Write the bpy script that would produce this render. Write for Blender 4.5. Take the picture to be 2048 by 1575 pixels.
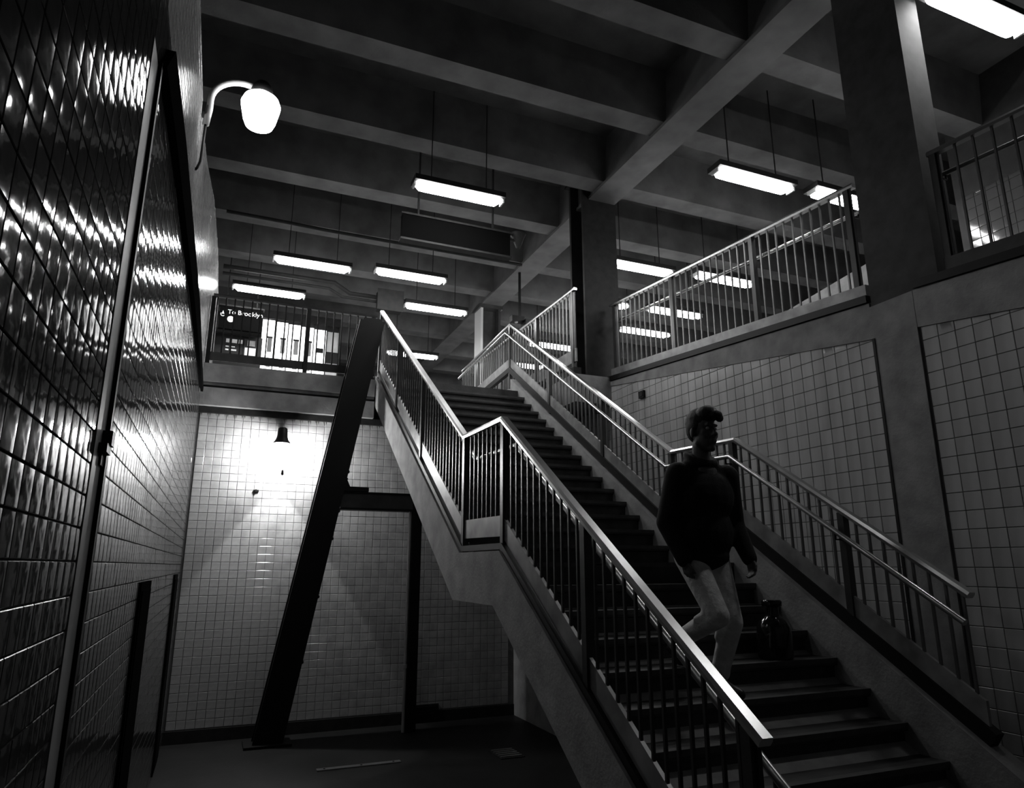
import bpy, bmesh, math, random
from mathutils import Vector, Matrix
random.seed(7)
scene = bpy.context.scene
for o in list(bpy.data.objects):
    bpy.data.objects.remove(o)
C = scene.collection
EZ = 2.15            # eye height above the lower floor; all z below are relative to the eye, lifted at the end

# ------------------------------------------------------------------ camera, world, exposure
cam_d = bpy.data.cameras.new('camera')
cam = bpy.data.objects.new('camera', cam_d)
C.objects.link(cam)
F_PX = 1380.0
cam_d.sensor_fit = 'HORIZONTAL'
cam_d.sensor_width = 36.0
cam_d.lens = 36.0 * F_PX / 2048.0
cam_d.clip_start = 0.05
PITCH, YAW = math.radians(13.94), math.radians(22.7)
cam.location = (0, 0, 0)
cam.rotation_euler = (math.pi / 2 + PITCH, 0, -YAW)
scene.camera = cam

w = bpy.data.worlds.new('world')
scene.world = w
w.use_nodes = True
w.node_tree.nodes['Background'].inputs[0].default_value = (0.5, 0.5, 0.5, 1)
w.node_tree.nodes['Background'].inputs[1].default_value = 0.0

scene.view_settings.view_transform = 'Standard'
scene.view_settings.look = 'None'
scene.view_settings.gamma = 1.0
scene.view_settings.use_curve_mapping = False
scene.view_settings.exposure = 0.0

TUBE_E = 40.0        # fluorescent diffusers
GLOBE_E = 15.0      # glass globe lamp
BULB_E = 420.0       # bulb under the bell shade

# ------------------------------------------------------------------ materials
def mat(name, v, rough=0.6, metal=0.0, noise=0.0, nscale=8.0, bump=0.0, bscale=60.0, emit=0.0, spec=0.5,
        trans=0.0, streak=False):
    m = bpy.data.materials.new(name)
    m.use_nodes = True
    nt = m.node_tree
    b = nt.nodes['Principled BSDF']
    b.inputs['Base Color'].default_value = (v, v, v, 1)
    b.inputs['Roughness'].default_value = rough
    b.inputs['Metallic'].default_value = metal
    b.inputs['Specular IOR Level'].default_value = spec
    if trans:
        b.inputs['Transmission Weight'].default_value = trans
    if emit:
        b.inputs['Emission Color'].default_value = (1, 1, 1, 1)
        b.inputs['Emission Strength'].default_value = emit
    tc = nt.nodes.new('ShaderNodeTexCoord')
    if noise:
        n = nt.nodes.new('ShaderNodeTexNoise')
        n.inputs['Scale'].default_value = nscale
        n.inputs['Detail'].default_value = 6.0
        if streak:
            mp = nt.nodes.new('ShaderNodeMapping')
            mp.inputs['Scale'].default_value = (1, 1, 0.12)
            nt.links.new(tc.outputs['Object'], mp.inputs[0])
            nt.links.new(mp.outputs[0], n.inputs['Vector'])
        else:
            nt.links.new(tc.outputs['Object'], n.inputs['Vector'])
        r = nt.nodes.new('ShaderNodeMapRange')
        r.inputs['From Min'].default_value = 0.3
        r.inputs['From Max'].default_value = 0.7
        r.inputs['To Min'].default_value = v * (1 - noise)
        r.inputs['To Max'].default_value = v * (1 + noise)
        nt.links.new(n.outputs['Fac'], r.inputs['Value'])
        nt.links.new(r.outputs[0], b.inputs['Base Color'])
    if bump:
        n2 = nt.nodes.new('ShaderNodeTexNoise')
        n2.inputs['Scale'].default_value = bscale
        n2.inputs['Detail'].default_value = 3.0
        nt.links.new(tc.outputs['Object'], n2.inputs['Vector'])
        bp = nt.nodes.new('ShaderNodeBump')
        bp.inputs['Strength'].default_value = bump
        bp.inputs['Distance'].default_value = 0.01
        nt.links.new(n2.outputs['Fac'], bp.inputs['Height'])
        nt.links.new(bp.outputs[0], b.inputs['Normal'])
    return m

M = dict(
    concrete=mat('concrete', 0.35, 0.85, noise=0.25, nscale=5, bump=0.25, bscale=40),
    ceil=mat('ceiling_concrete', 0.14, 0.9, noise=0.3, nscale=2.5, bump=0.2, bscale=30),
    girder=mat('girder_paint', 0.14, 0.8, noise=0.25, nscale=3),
    grout=mat('grout', 0.04, 0.9, noise=0.2),
    grout_pale=mat('grout_pale', 0.16, 0.9, noise=0.2),
    tile=mat('glazed_tile', 0.42, 0.12, noise=0.18, nscale=7, bump=0.05, bscale=14),
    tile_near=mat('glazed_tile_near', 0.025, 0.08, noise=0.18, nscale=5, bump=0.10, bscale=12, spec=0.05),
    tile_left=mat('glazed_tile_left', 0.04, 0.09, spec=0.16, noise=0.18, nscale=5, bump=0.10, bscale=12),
    tile_upper=mat('glazed_tile_pale', 0.36, 0.16, noise=0.2, nscale=5, bump=0.08, bscale=12),
    tile_right=mat('glazed_tile_worn', 0.58, 0.22, noise=0.2, nscale=5, bump=0.05, bscale=18, streak=True),
    floor=mat('dark_floor', 0.014, 0.55, spec=0.25, noise=0.3, nscale=3, bump=0.1, bscale=30),
    step=mat('worn_step', 0.045, 0.55, noise=0.35, nscale=6, bump=0.2),
    nosing=mat('step_nosing', 0.07, 0.45, noise=0.3, nscale=10),
    dark=mat('dark_steel', 0.022, 0.6, spec=0.25, noise=0.3, nscale=9),
    pale_strip=mat('pale_strip', 0.16, 0.5, noise=0.25, nscale=4),
    paint=mat('grey_painted_steel', 0.05, 0.35, noise=0.3, nscale=6),
    rail=mat('brushed_rail', 0.55, 0.28, metal=0.9, noise=0.1),
    bar=mat('baluster_steel', 0.16, 0.35, metal=0.6, noise=0.15),
    plate=mat('kick_plate', 0.30, 0.40, noise=0.4, nscale=5, metal=0.2),
    matte=mat('matte_black', 0.008, 0.9, spec=0.0),
    black=mat('black_enamel', 0.010, 0.5, spec=0.25),
    gloss=mat('black_gloss', 0.012, 0.10),
    pier=mat('pier_paint', 0.05, 0.8, noise=0.3),
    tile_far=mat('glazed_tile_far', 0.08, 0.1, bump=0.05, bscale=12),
    pale=mat('pale_enamel', 0.6, 0.4, noise=0.1),
    tube=mat('fluorescent_diffuser', 0.8, 0.4, emit=TUBE_E),
    globe=mat('globe_glass', 0.8, 0.3, emit=GLOBE_E),
    bulb=mat('bulb_glass', 0.8, 0.3, emit=BULB_E),
    lit=mat('lit_pane', 0.8, 0.4, emit=3.5),
    print=mat('white_print', 0.7, 0.6, emit=0.0),
    sign=mat('sign_black', 0.004, 0.9, spec=0.02),
    poster=mat('poster_paper', 0.35, 0.6, noise=0.5, nscale=9),
    jacket=mat('black_cloth', 0.012, 0.9, bump=0.3, bscale=120),
    trousers=mat('pale_denim', 0.75, 0.9, noise=0.2, nscale=16, bump=1.0, bscale=22),
    skin=mat('skin', 0.11, 0.55),
    hair=mat('hair', 0.010, 0.6, bump=0.5, bscale=200),
    shoe=mat('shoe_leather', 0.03, 0.4),
    eye=mat('eye', 0.5, 0.2),
)

# ------------------------------------------------------------------ mesh helpers
class MB:
    def __init__(self):
        self.v, self.f, self.s = [], [], []
    def poly(self, pts, faces, smooth=False):
        k = len(self.v)
        self.v += [tuple(p) for p in pts]
        for f in faces:
            self.f.append(tuple(i + k for i in f))
            self.s.append(smooth)
        return self
    def box(self, x0, x1, y0, y1, z0, z1):
        p = [(x, y, z) for z in (z0, z1) for y in (y0, y1) for x in (x0, x1)]
        return self.poly(p, [(0, 2, 3, 1), (4, 5, 7, 6), (0, 1, 5, 4), (2, 6, 7, 3), (0, 4, 6, 2), (1, 3, 7, 5)])
    def prism(self, prof, a0, a1, axis='x'):
        """prof: closed list of 2D points; axis x -> (y,z), axis y -> (x,z), axis z -> (x,y)"""
        n = len(prof)
        def P(a, q):
            if axis == 'x': return (a, q[0], q[1])
            if axis == 'y': return (q[0], a, q[1])
            return (q[0], q[1], a)
        pts = [P(a0, q) for q in prof] + [P(a1, q) for q in prof]
        fs = [tuple(range(n))[::-1], tuple(range(n, 2 * n))]
        for i in range(n):
            j = (i + 1) % n
            fs.append((i, j, n + j, n + i))
        return self.poly(pts, fs)
    def sweep(self, path, sec, smooth=False):
        """path of points; sec: 2D (side, up) section; kept vertical, mitred"""
        path = [Vector(p) for p in path]
        n = len(sec); pts = []
        for i, p in enumerate(path):
            a = path[max(i - 1, 0)]; b = path[min(i + 1, len(path) - 1)]
            d1 = (p - a) if i > 0 else (b - p)
            d2 = (b - p) if i < len(path) - 1 else (p - a)
            h1 = Vector((d1.x, d1.y, 0)); h2 = Vector((d2.x, d2.y, 0))
            if h1.length < 1e-6: h1 = h2.copy()
            if h2.length < 1e-6: h2 = h1.copy()
            if h1.length < 1e-6: h1 = h2 = Vector((0, 1, 0))
            h1.normalize(); h2.normalize()
            h = (h1 + h2).normalized()
            k = 1.0 / max(0.4, h.dot(h1))
            side = Vector((h.y, -h.x, 0)) * k
            t = (d1.normalized() + d2.normalized()).normalized()
            up = side.normalized().cross(t)
            if up.length < 1e-6: up = Vector((0, 0, 1))
            up.normalize()
            if up.z < -1e-6: up = -up
            for s in sec:
                pts.append(p + side * s[0] + up * s[1])
        fs = []
        for i in range(len(path) - 1):
            for j in range(n):
                q = (j + 1) % n
                fs.append((i * n + j, i * n + q, (i + 1) * n + q, (i + 1) * n + j))
        self.poly(pts, fs, smooth)
        m = (len(path) - 1) * n
        return self.poly(pts[:n], [tuple(range(n))[::-1]]).poly(pts[m:], [tuple(range(n))])
    def tube(self, path, r, n=10, smooth=True):
        return self.sweep(path, [(r * math.cos(2 * math.pi * i / n), r * math.sin(2 * math.pi * i / n)) for i in range(n)], smooth)
    def lathe(self, prof, c=(0, 0, 0), n=24):
        """prof: list of (r,z) bottom to top"""
        k = len(prof); pts = []
        for (r, z) in prof:
            for i in range(n):
                a = 2 * math.pi * i / n
                pts.append((c[0] + r * math.cos(a), c[1] + r * math.sin(a), c[2] + z))
        fs = []
        for i in range(k - 1):
            for j in range(n):
                q = (j + 1) % n
                fs.append((i * n + j, i * n + q, (i + 1) * n + q, (i + 1) * n + j))
        self.poly(pts, fs, True)
        if prof[0][0] > 1e-4: self.poly(pts[:n], [tuple(range(n))[::-1]])
        if prof[-1][0] > 1e-4: self.poly(pts[-n:], [tuple(range(n))])
        return self
    def mesh(self, name, m, off=(0, 0, 0), fix=True):
        me = bpy.data.meshes.new(name)
        me.from_pydata([(a - off[0], b - off[1], c - off[2]) for a, b, c in self.v], [], self.f)
        me.polygons.foreach_set('use_smooth', self.s)
        if fix:
            bm = bmesh.new(); bm.from_mesh(me)
            bmesh.ops.recalc_face_normals(bm, faces=bm.faces)
            bm.to_mesh(me); bm.free()
        me.materials.append(M[m] if isinstance(m, str) else m)
        return me
    def build(self, name, m, parent=None, fix=True):
        off = parent['_w'] if parent is not None and '_w' in parent else (0, 0, 0)
        o = bpy.data.objects.new(name, self.mesh(name, m, off, fix))
        C.objects.link(o)
        if parent is not None:
            o.parent = parent
        if parent is not None:
            o['_w'] = tuple(off)
        return o

def tag(o, label=None, cat=None, group=None, kind=None):
    if label: o['label'] = label
    if cat: o['category'] = cat
    if group: o['group'] = group
    if kind: o['kind'] = kind
    return o
def thing(name, loc, label, cat, group=None):
    o = bpy.data.objects.new(name, None)
    C.objects.link(o)
    o.location = loc
    o['_w'] = tuple(loc)
    o.empty_display_size = 0.1
    return tag(o, label, cat, group)
def struct(name, mb, m):
    return tag(mb.build(name, m), kind='structure')
def put(name, me, parent, loc, rot=None, scale=None):
    """linked copy of a mesh as a part; loc in scene coordinates"""
    o = bpy.data.objects.new(name, me)
    C.objects.link(o)
    w_ = parent['_w'] if '_w' in parent else (0, 0, 0)
    o.parent = parent
    o.location = (loc[0] - w_[0], loc[1] - w_[1], loc[2] - w_[2])
    if rot: o.rotation_euler = rot
    if scale: o.scale = scale
    return o

# ------------------------------------------------------------------ stair line
ZL = 0.02            # landing
Y1, Y2, Y3 = 5.05, 6.0, 10.15
NU = 16
RISE = (2.72 - ZL) / NU
RUN = (Y3 - Y2) / NU
SL = RISE / RUN
ZF = -EZ
ZM = 2.72
NLOW = 13
def nose(y):
    if y >= Y3: return ZM
    if y >= Y2: return ZL + (y - Y2) * SL
    if y >= Y1: return ZL
    return ZL - (Y1 - y) * SL
YB = Y1 - (ZL - ZF) / SL     # where the nosing line meets the floor
XL, XR = 2.0, 4.40
XW = -0.40           # left wall
XRW = 5.20           # right wall
YBW = 10.22          # back wall

# ------------------------------------------------------------------ large structure
struct('floor', MB().box(-0.9, 5.6, -3.2, 10.6, ZF - 0.2, ZF), 'floor')
# left wall: parapet profile rising with the way up
prof_left = [(-3.2, ZF), (14.2, ZF), (14.0, 4.86), (12.9, 4.86), (10.9, 4.76), (8.2, 4.22), (6.3, 3.60), (5.4, 3.38), (-3.2, 3.38)]
wl = struct('wall_left', MB().prism(prof_left, XW - 0.25, XW - 0.006, 'x'), 'grout')
wb = struct('wall_back', MB().box(XW, 4.36, YBW + 0.006, YBW + 0.3, ZF, 2.12), 'grout_pale')
# right wall carries the ramp
def ramp(y): return 2.70 - 0.085 * (9.0 - y)
def tile_top(y):
    return 2.55 - 0.175 * (7.6 - y) if y > 3.9 else 1.915 - 0.14 * (3.7 - y)
wr = struct('wall_right', MB().prism([(0.8, ZF), (10.6, ZF), (10.6, ramp(9.6)), (9.6, ramp(9.6)), (0.8, ramp(0.8))], XRW + 0.006, XRW + 0.3, 'x'), 'grout_pale')
def band(y0, y1, lo, hi, x0, x1, m, name, parent, n=1):
    return MB().prism([(y0, lo(y0)), (y1, lo(y1)), (y1, hi(y1)), (y0, hi(y0))], x0, x1, 'x').build(name, m, parent)
band(4.12, 9.6, lambda y: min(tile_top(y), ramp(y) - 0.02), lambda y: ramp(y) - 0.01, XRW - 0.012, XRW + 0.02, 'concrete', 'plaster_band', wr)
band(0.8, 3.70, tile_top, lambda y: ramp(y) - 0.01, XRW - 0.012, XRW + 0.02, 'concrete', 'plaster_band', wr)
MB().box(XRW - 0.014, XRW + 0.02, 3.70, 4.12, ZF, ramp(3.7) - 0.012).build('plaster_pier', 'concrete', wr)
MB().box(XRW - 0.02, XRW + 0.02, 4.105, 4.13, ZF, tile_top(4.13)).build('tile_edge_strip', 'dark', wr)
# wall under the far side of the stair
under = [(YB + 0.35, ZF), (YBW, ZF), (YBW, 2.2), (Y2 + 0.2, ZL - 0.42), (Y1 + 0.1, ZL - 0.42)]
# mezzanine slab, its edge beams, and the ramp
struct('mezzanine_floor', MB().box(-2.9, XL - 0.02, 10.12, 24, 2.42, ZM).box(XL - 0.02, 13.5, Y3 + 0.08, 24, 2.42, ZM), 'concrete')
struct('trim_1', MB().box(XW, XL - 0.02, 10.08, 10.20, 2.46, ZM), 'concrete')
struct('trim_2', MB().box(XW, 4.36, 10.14, 10.22, 2.38, 2.46), 'dark')
struct('trim_3', MB().box(XW, XL - 0.02, 10.08, 10.21, 2.13, 2.38), 'concrete')
struct('trim_4', MB().box(XW, 4.36, 10.17, 10.222, 2.04, 2.13), 'dark')
struct('ramp_floor', MB().prism([(0.8, ramp(0.8) - 0.25), (9.6, ramp(9.6) - 0.25), (9.6, ramp(9.6) - 0.005), (0.8, ramp(0.8) - 0.005)], XRW + 0.30, 9.0, 'x'), 'concrete')
# upper hall shell
struct('wall_far', MB().box(-3.2, 13.8, 24, 24.2, 2.4, 6.5), 'girder')
struct('wall_side', MB().box(13.5, 13.8, -3.2, 24, ZF, 6.5), 'girder')
wp = struct('wall_ramp', MB().box(9.006, 9.15, 0.0, 5.6, ZF, 6.5), 'grout')
struct('wall_outer', MB().box(-3.2, -2.9, -3.2, 24, ZF, 6.5), 'girder')
struct('wall_rear', MB().box(-3.2, 13.8, -3.4, -3.2, ZF, 6.5), 'girder')
ZC = 6.5; RIB0, RIBS = -1.15, 1.60
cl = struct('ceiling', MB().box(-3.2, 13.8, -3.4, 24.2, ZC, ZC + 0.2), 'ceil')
rib = MB().prism([(-0.17, 0), (0.17, 0), (0.24, 0.75), (-0.24, 0.75)], -3.1, 13.6, 'x').mesh('rib', 'ceil')
for k in range(16):
    put('rib', rib, cl, (0, RIB0 + RIBS * k, 5.76))
MB().box(5.03, 5.43, -3.2, 24, 5.72, ZC).build('girder', 'girder', cl)
MB().box(4.99, 5.47, -3.2, 24, 5.70, 5.75).build('girder_flange', 'girder', cl)

# ------------------------------------------------------------------ tile fields
def tile_mesh(sx, sz, name, m, axis, dome=0.0004):
    """tile facing +x / -x / -y, centred, cushioned edge"""
    a = [(-.5, -.5), (.5, -.5), (.5, .5), (-.5, .5)]
    rings = [(0.0, 0.0), (0.0010, 0.0050), (0.0030, 0.0066), (0.0030, 0.0066), (0.012, 0.0066 + dome * 0.75), (0.030, 0.0066 + dome)]
    pts, fs, sm = [], [], []
    for inset, h in rings:
        for p in a:
            u, v_ = p[0] * (sx - 2 * inset), p[1] * (sz - 2 * inset)
            if axis == '+x': pts.append((h, u, v_))
            elif axis == '-x': pts.append((-h, u, v_))
            else: pts.append((u, -h, v_))
    for i in (0, 1, 3, 4):
        for j in range(4):
            q = (j + 1) % 4
            fs.append((i * 4 + j, i * 4 + q, i * 4 + 4 + q, i * 4 + 4 + j)); sm.append(i >= 3)
    fs.append((20, 21, 22, 23)); sm.append(True)
    if axis == '-x': fs = [f[::-1] for f in fs]
    mb = MB()
    mb.v, mb.f, mb.s = pts, fs, sm
    return mb.mesh(name, m, fix=False)

def px(P):
    x, y, z = P
    r = x * math.cos(YAW) - y * math.sin(YAW); fh = x * math.sin(YAW) + y * math.cos(YAW)
    fw = fh * math.cos(PITCH) + z * math.sin(PITCH); b = -fh * math.sin(PITCH) + z * math.cos(PITCH)
    if fw < 0.1: return None
    return 1024 + F_PX * r / fw, 787.5 - F_PX * b / fw, fw

def tile_field(parent, plane, axis, u0, u1, z0, topf, sx, sz, m, skip=None, gap=0.004, tilt=0.004, hidden=None, dome=0.0003, limit=300):
    """u runs along the wall; the 300 that show largest become parts, the rest one stuff mesh"""
    me = tile_mesh(sx - gap, sz - gap, 'tile', m, axis, dome)
    nu = int((u1 - u0) / sx)
    cells = []
    i = 0
    for i in range(nu):
        u = u0 + (i + .5) * sx
        z = z0 + sz / 2
        while z - sz / 2 < topf(u) - 0.012:
            P = (plane, u, z) if axis != '-y' else (u, plane, z)
            if not (skip and skip(u, z)):
                q = px(P)
                part = topf(u - sx / 2) < z + sz / 2 or topf(u + sx / 2) < z + sz / 2
                area = -1.0
                if q and -20 < q[0] < 2068 and -20 < q[1] < 1595 and not part and not (hidden and hidden(u, z)):
                    P1 = (plane, u + sx, z) if axis != '-y' else (u + sx, plane, z)
                    P2 = (P[0], P[1], z + sz)
                    q1, q2 = px(P1), px(P2)
                    if q1 and q2:
                        area = abs((q1[0] - q[0]) * (q2[1] - q[1]) - (q1[1] - q[1]) * (q2[0] - q[0]))
                cells.append((area, P, u, z, part))
            z += sz
    cells.sort(key=lambda c: -c[0])
    for c in cells[:limit]:
        put('tile', me, parent, c[1], rot=(random.gauss(0, tilt) if axis == '-y' else 0, random.gauss(0, tilt) if axis != '-y' else 0, random.gauss(0, tilt)))
    mb = MB()
    base = [v.co.copy() for v in me.vertices]
    faces = [tuple(p.vertices) for p in me.polygons]; fsm = [p.use_smooth for p in me.polygons]
    for area, P, u, z, part in cells[limit:]:
        a, b_ = random.gauss(0, tilt), random.gauss(0, tilt)
        pts = []
        for v in base:
            q = v.copy()
            if axis == '-y':
                q.y += q.x * a + q.z * b_
            else:
                q.x += q.y * a + q.z * b_
            q = q + Vector(P)
            if part:
                uu = q.y if axis != '-y' else q.x
                q.z = min(q.z, topf(uu) - 0.004)
            pts.append(q)
        mb.poly(pts, faces); mb.s[-len(fsm):] = fsm
    o = mb.build('tile_field', m, parent, fix=False)
    o['kind'] = 'stuff'
    return o

def left_top(y):
    for (a, za), (b, zb) in zip([(-3.2, 3.38), (5.4, 3.38), (6.3, 3.60), (8.2, 4.22), (10.9, 4.76), (12.9, 4.86)],
                                [(5.4, 3.38), (6.3, 3.60), (8.2, 4.22), (10.9, 4.76), (12.9, 4.86), (14.2, 4.86)]):
        if a <= y <= b: return za + (zb - za) * (y - a) / (b - a) - 0.03
    return 3.3
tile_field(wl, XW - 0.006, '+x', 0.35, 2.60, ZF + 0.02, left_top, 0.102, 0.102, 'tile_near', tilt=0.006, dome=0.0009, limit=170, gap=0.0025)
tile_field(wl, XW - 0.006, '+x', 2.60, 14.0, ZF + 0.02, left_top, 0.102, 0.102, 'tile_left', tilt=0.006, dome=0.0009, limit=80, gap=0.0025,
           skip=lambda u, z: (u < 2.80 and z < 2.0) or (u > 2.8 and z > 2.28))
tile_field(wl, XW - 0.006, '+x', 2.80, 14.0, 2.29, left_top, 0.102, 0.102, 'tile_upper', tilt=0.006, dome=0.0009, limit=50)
tile_field(wb, YBW + 0.006, '-y', XW + 0.02, 4.30, ZF + 0.16, lambda u: 2.06, 0.112, 0.107, 'tile', tilt=0.003)
tile_field(wr, XRW + 0.006, '-x', 4.14, 9.6, ZF + 0.05, lambda y: min(tile_top(y), ramp(y) - 0.03), 0.139, 0.139, 'tile_right', tilt=0.004, limit=190)
tile_field(wr, XRW + 0.006, '-x', 0.9, 3.70, ZF + 0.05, tile_top, 0.139, 0.139, 'tile_right', tilt=0.004, limit=110)
tile_field(wp, 9.006, '-x', 2.0, 5.6, 2.4, lambda y: 4.9, 0.152, 0.152, 'tile_far', tilt=0.01)

# left wall: sloping steel ledge, corner strip, latch, recesses
def ledge_lo(y): return 1.94 + 0.075 * (y - 2.8) if y < 6 else 2.18 + 0.02 * (y - 6)
led = [(2.75, 1.96), (3.5, 2.03), (6.1, 2.18), (10.05, 2.30)]
top = [(10.05, 2.36), (6.9, 2.47), (3.9, 2.30), (2.95, 2.19)]
tag(MB().prism(led + top, XW - 0.006, XW + 0.035, 'x').build('trim_5', 'matte'), kind='structure')
tag(MB().box(XW - 0.006, XW + 0.004, 2.57, 2.74, ZF, 1.95).build('trim_6', 'pale_strip'), kind='structure')
tag(MB().box(XW - 0.006, XW + 0.018, 2.742, 2.775, ZF, 1.97).build('trim_7', 'black'), kind='structure')
lt = thing('door_latch', (XW + 0.004, 2.70, 0.34), 'small dark steel latch bolted to the pale vertical strip on the tiled wall', 'latch')
MB().box(XW + 0.004, XW + 0.030, 2.64, 2.74, 0.37, 0.40).build('bolt', 'black', lt)
MB().box(XW + 0.004, XW + 0.035, 2.69, 2.75, 0.40, 0.45).build('hasp', 'black', lt)
MB().box(XW + 0.004, XW + 0.012, 2.68, 2.74, 0.33, 0.37).build('back_plate', 'dark', lt)
for y0, y1 in ((4.75, 5.45), (8.6, 9.3)):
    p = thing('wall_panel', (XW, (y0 + y1) / 2, ZF), 'tall black recessed hatch in the tiled wall ' + ('beside the bolted strip' if y0 < 6 else 'next to the lamp-lit corner'), 'hatch')
    MB().box(XW - 0.006, XW + 0.014, y0, y1, ZF + 0.05, -0.10).build('frame', 'matte', p)
    MB().box(XW + 0.010, XW + 0.02, y0 + 0.05, y1 - 0.05, ZF + 0.1, -0.15).build('door', 'matte', p)

# ------------------------------------------------------------------ staircase
st = thing('staircase', (3.2, 6.5, ZF), 'straight concrete staircase with dark steps and mid landing rising to the mezzanine', 'staircase')
def stringer(x0, x1, lo, hi, name):
    ys = [YB + 0.62, Y1, Y2, Y3 + 0.06]
    t = [(Y3 + 0.06, nose(Y3) + hi), (Y2, ZL + hi), (Y1, ZL + hi), (YB + (0.0 if hi <= 0 else 0) , ZF + max(hi, 0.02))]
    b = [(YB, ZF), (YB + 0.6, ZF), (Y1 + 0.12, ZL - lo), (Y2 + 0.17, ZL - lo), (Y3 + 0.06, ZL - lo + (Y3 + 0.06 - Y2 - 0.17) * SL * 1.02)]
    return MB().prism(b + t, x0, x1, 'x').build(name, 'concrete', st)
HL, HR = 0.09, 0.28
MB().prism(under, 4.30, 4.38, 'x').build('side_wall', 'concrete', st)
stringer(XL, XL + 0.14, 0.32, HL, 'stringer')
stringer(XR - 0.16, XR, 0.32, HR, 'stringer')
MB().prism([(YB + 0.1, ZF), (YB + 0.55, ZF), (Y1 + 0.12, ZL - 0.30), (Y2 + 0.17, ZL - 0.30), (Y3 + 0.06, ZM - 0.42),
            (Y3 + 0.06, ZM - 0.22), (Y2 + 0.05, ZL - 0.06), (Y1 + 0.05, ZL - 0.16)], XL + 0.14, XR - 0.16, 'x').build('soffit', 'concrete', st)
sx0, sx1 = XL + 0.10, XR - 0.16
step = MB().prism([(0, 0), (0, -0.045), (0.03, -0.055), (0.03, -RISE), (RUN + 0.03, -RISE), (RUN + 0.03, 0)], sx0, sx1, 'x').mesh('step', 'step')
nosem = MB().box(sx0, sx1, -0.006, 0.045, -0.03, 0.004).mesh('nosing', 'nosing')
for k in range(1, NU):
    y = Y2 + (k - 1) * RUN + RUN * 0.0; z = ZL + k * RISE
    s = put('step', step, st, (0, y + RUN * 0, z))
    s['_w'] = (0, y, z)
    put('nosing', nosem, s, (0, y, z))
for k in range(1, NLOW):
    y = Y1 - k * RUN; z = ZL - k * RISE
    s = put('step', step, st, (0, y, z))
    s['_w'] = (0, y, z)
    put('nosing', nosem, s, (0, y, z))
MB().box(sx0, sx1, Y3 - 0.26, Y3 + 0.09, ZM - RISE, ZM).build('top_step', 'step', st)
MB().box(sx0, sx1, Y1, Y2, ZL - 0.18, ZL).build('landing', 'step', st)
MB().box(sx0, sx1, Y1 - 0.006, Y1 + 0.045, ZL - 0.03, ZL + 0.004).build('nosing', 'nosing', st)

# ------------------------------------------------------------------ railings
def seglen(a, b): return math.hypot(b[0] - a[0], b[1] - a[1])
def snap(base, p):
    for a, b in zip(base[:-1], base[1:]):
        if abs(b[1] - a[1]) > 0.2 and min(a[1], b[1]) - 0.01 <= p[1] <= max(a[1], b[1]) + 0.01:
            return (p[0], p[1], a[2] + (b[2] - a[2]) * (p[1] - a[1]) / (b[1] - a[1]))
    return p
def railing(name, label, base, hb, hp, ht, group=None, spacing=0.115, posts=(), plate_m='plate', plate_t=0.012, plate_x=0.0,
            hand=None, rail_sec=None, bar=0.016, mid=None, bar_m='bar', post_m='paint', skip_ends=0.05, rail_m='rail', cat='railing'):
    """base: polyline of the nosing or kerb line; hb..hp: bottom plate; ht: rail height"""
    r = thing(name, base[0], label, cat, group)
    up = lambda p, h: (p[0], p[1], p[2] + h)
    rs = rail_sec or [(-0.03, -0.022), (0.03, -0.022), (0.034, 0), (0.026, 0.02), (-0.026, 0.02), (-0.034, 0)]
    MB().sweep([up(p, ht) for p in base], rs).build('top_rail', rail_m, r)
    if hp > hb:
        sec = [(-plate_t, 0), (plate_t, 0), (plate_t, hp - hb), (-plate_t, hp - hb)]
        pts = [up((p[0] + plate_x, p[1], p[2]), hb) for p in base]
        mb = MB()
        for a, b in zip(pts[:-1], pts[1:]):
            d = Vector((b[0] - a[0], b[1] - a[1], 0)).normalized()
            n = Vector((d.y, -d.x, 0)) * plate_t
            A, B = Vector(a), Vector(b); H = Vector((0, 0, hp - hb))
            q = [A - n, A + n, B + n, B - n, A - n + H, A + n + H, B + n + H, B - n + H]
            mb.poly(q, [(0, 3, 2, 1), (4, 5, 6, 7), (0, 1, 5, 4), (1, 2, 6, 5), (2, 3, 7, 6), (3, 0, 4, 7)])
        mb.build('kick_plate', plate_m, r)
    bm_ = MB().box(-bar / 2, bar / 2, -bar / 2, bar / 2, min(hp, hb) - 0.0, ht - 0.015).mesh('baluster', bar_m)
    for a, b in zip(base[:-1], base[1:]):
        L = seglen(a, b); n = max(1, int(round(L / spacing)))
        for i in range(n):
            t = (i + .5) / n
            put('baluster', bm_, r, [a[j] + (b[j] - a[j]) * t for j in range(3)])
    pm = MB().box(-0.028, 0.028, -0.028, 0.028, -0.0, ht - 0.02).mesh('post', post_m)
    posts = [snap(base, p) for p in posts]
    for p in posts:
        put('post', pm, r, p)
    if hand:
        dx, dh = hand
        pts = [(p[0] + dx, p[1], p[2] + dh) for p in base]
        h = MB().tube(pts, 0.021).build('handrail', rail_m, r)
        mb = MB()
        for p in posts:
            mb.tube([(p[0], p[1], p[2] + dh - 0.06), (p[0] + dx, p[1] + 0.001, p[2] + dh - 0.06), (p[0] + dx, p[1] + 0.002, p[2] + dh - 0.01)], 0.008, 6)
        if posts: mb.build('handrail_bracket', 'dark', h)
    if mid:
        for (dx, dh, rr) in mid:
            MB().tube([(p[0] + dx, p[1], p[2] + dh) for p in base], rr, 8).build('mid_rail', 'dark', r)
    return r

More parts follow.
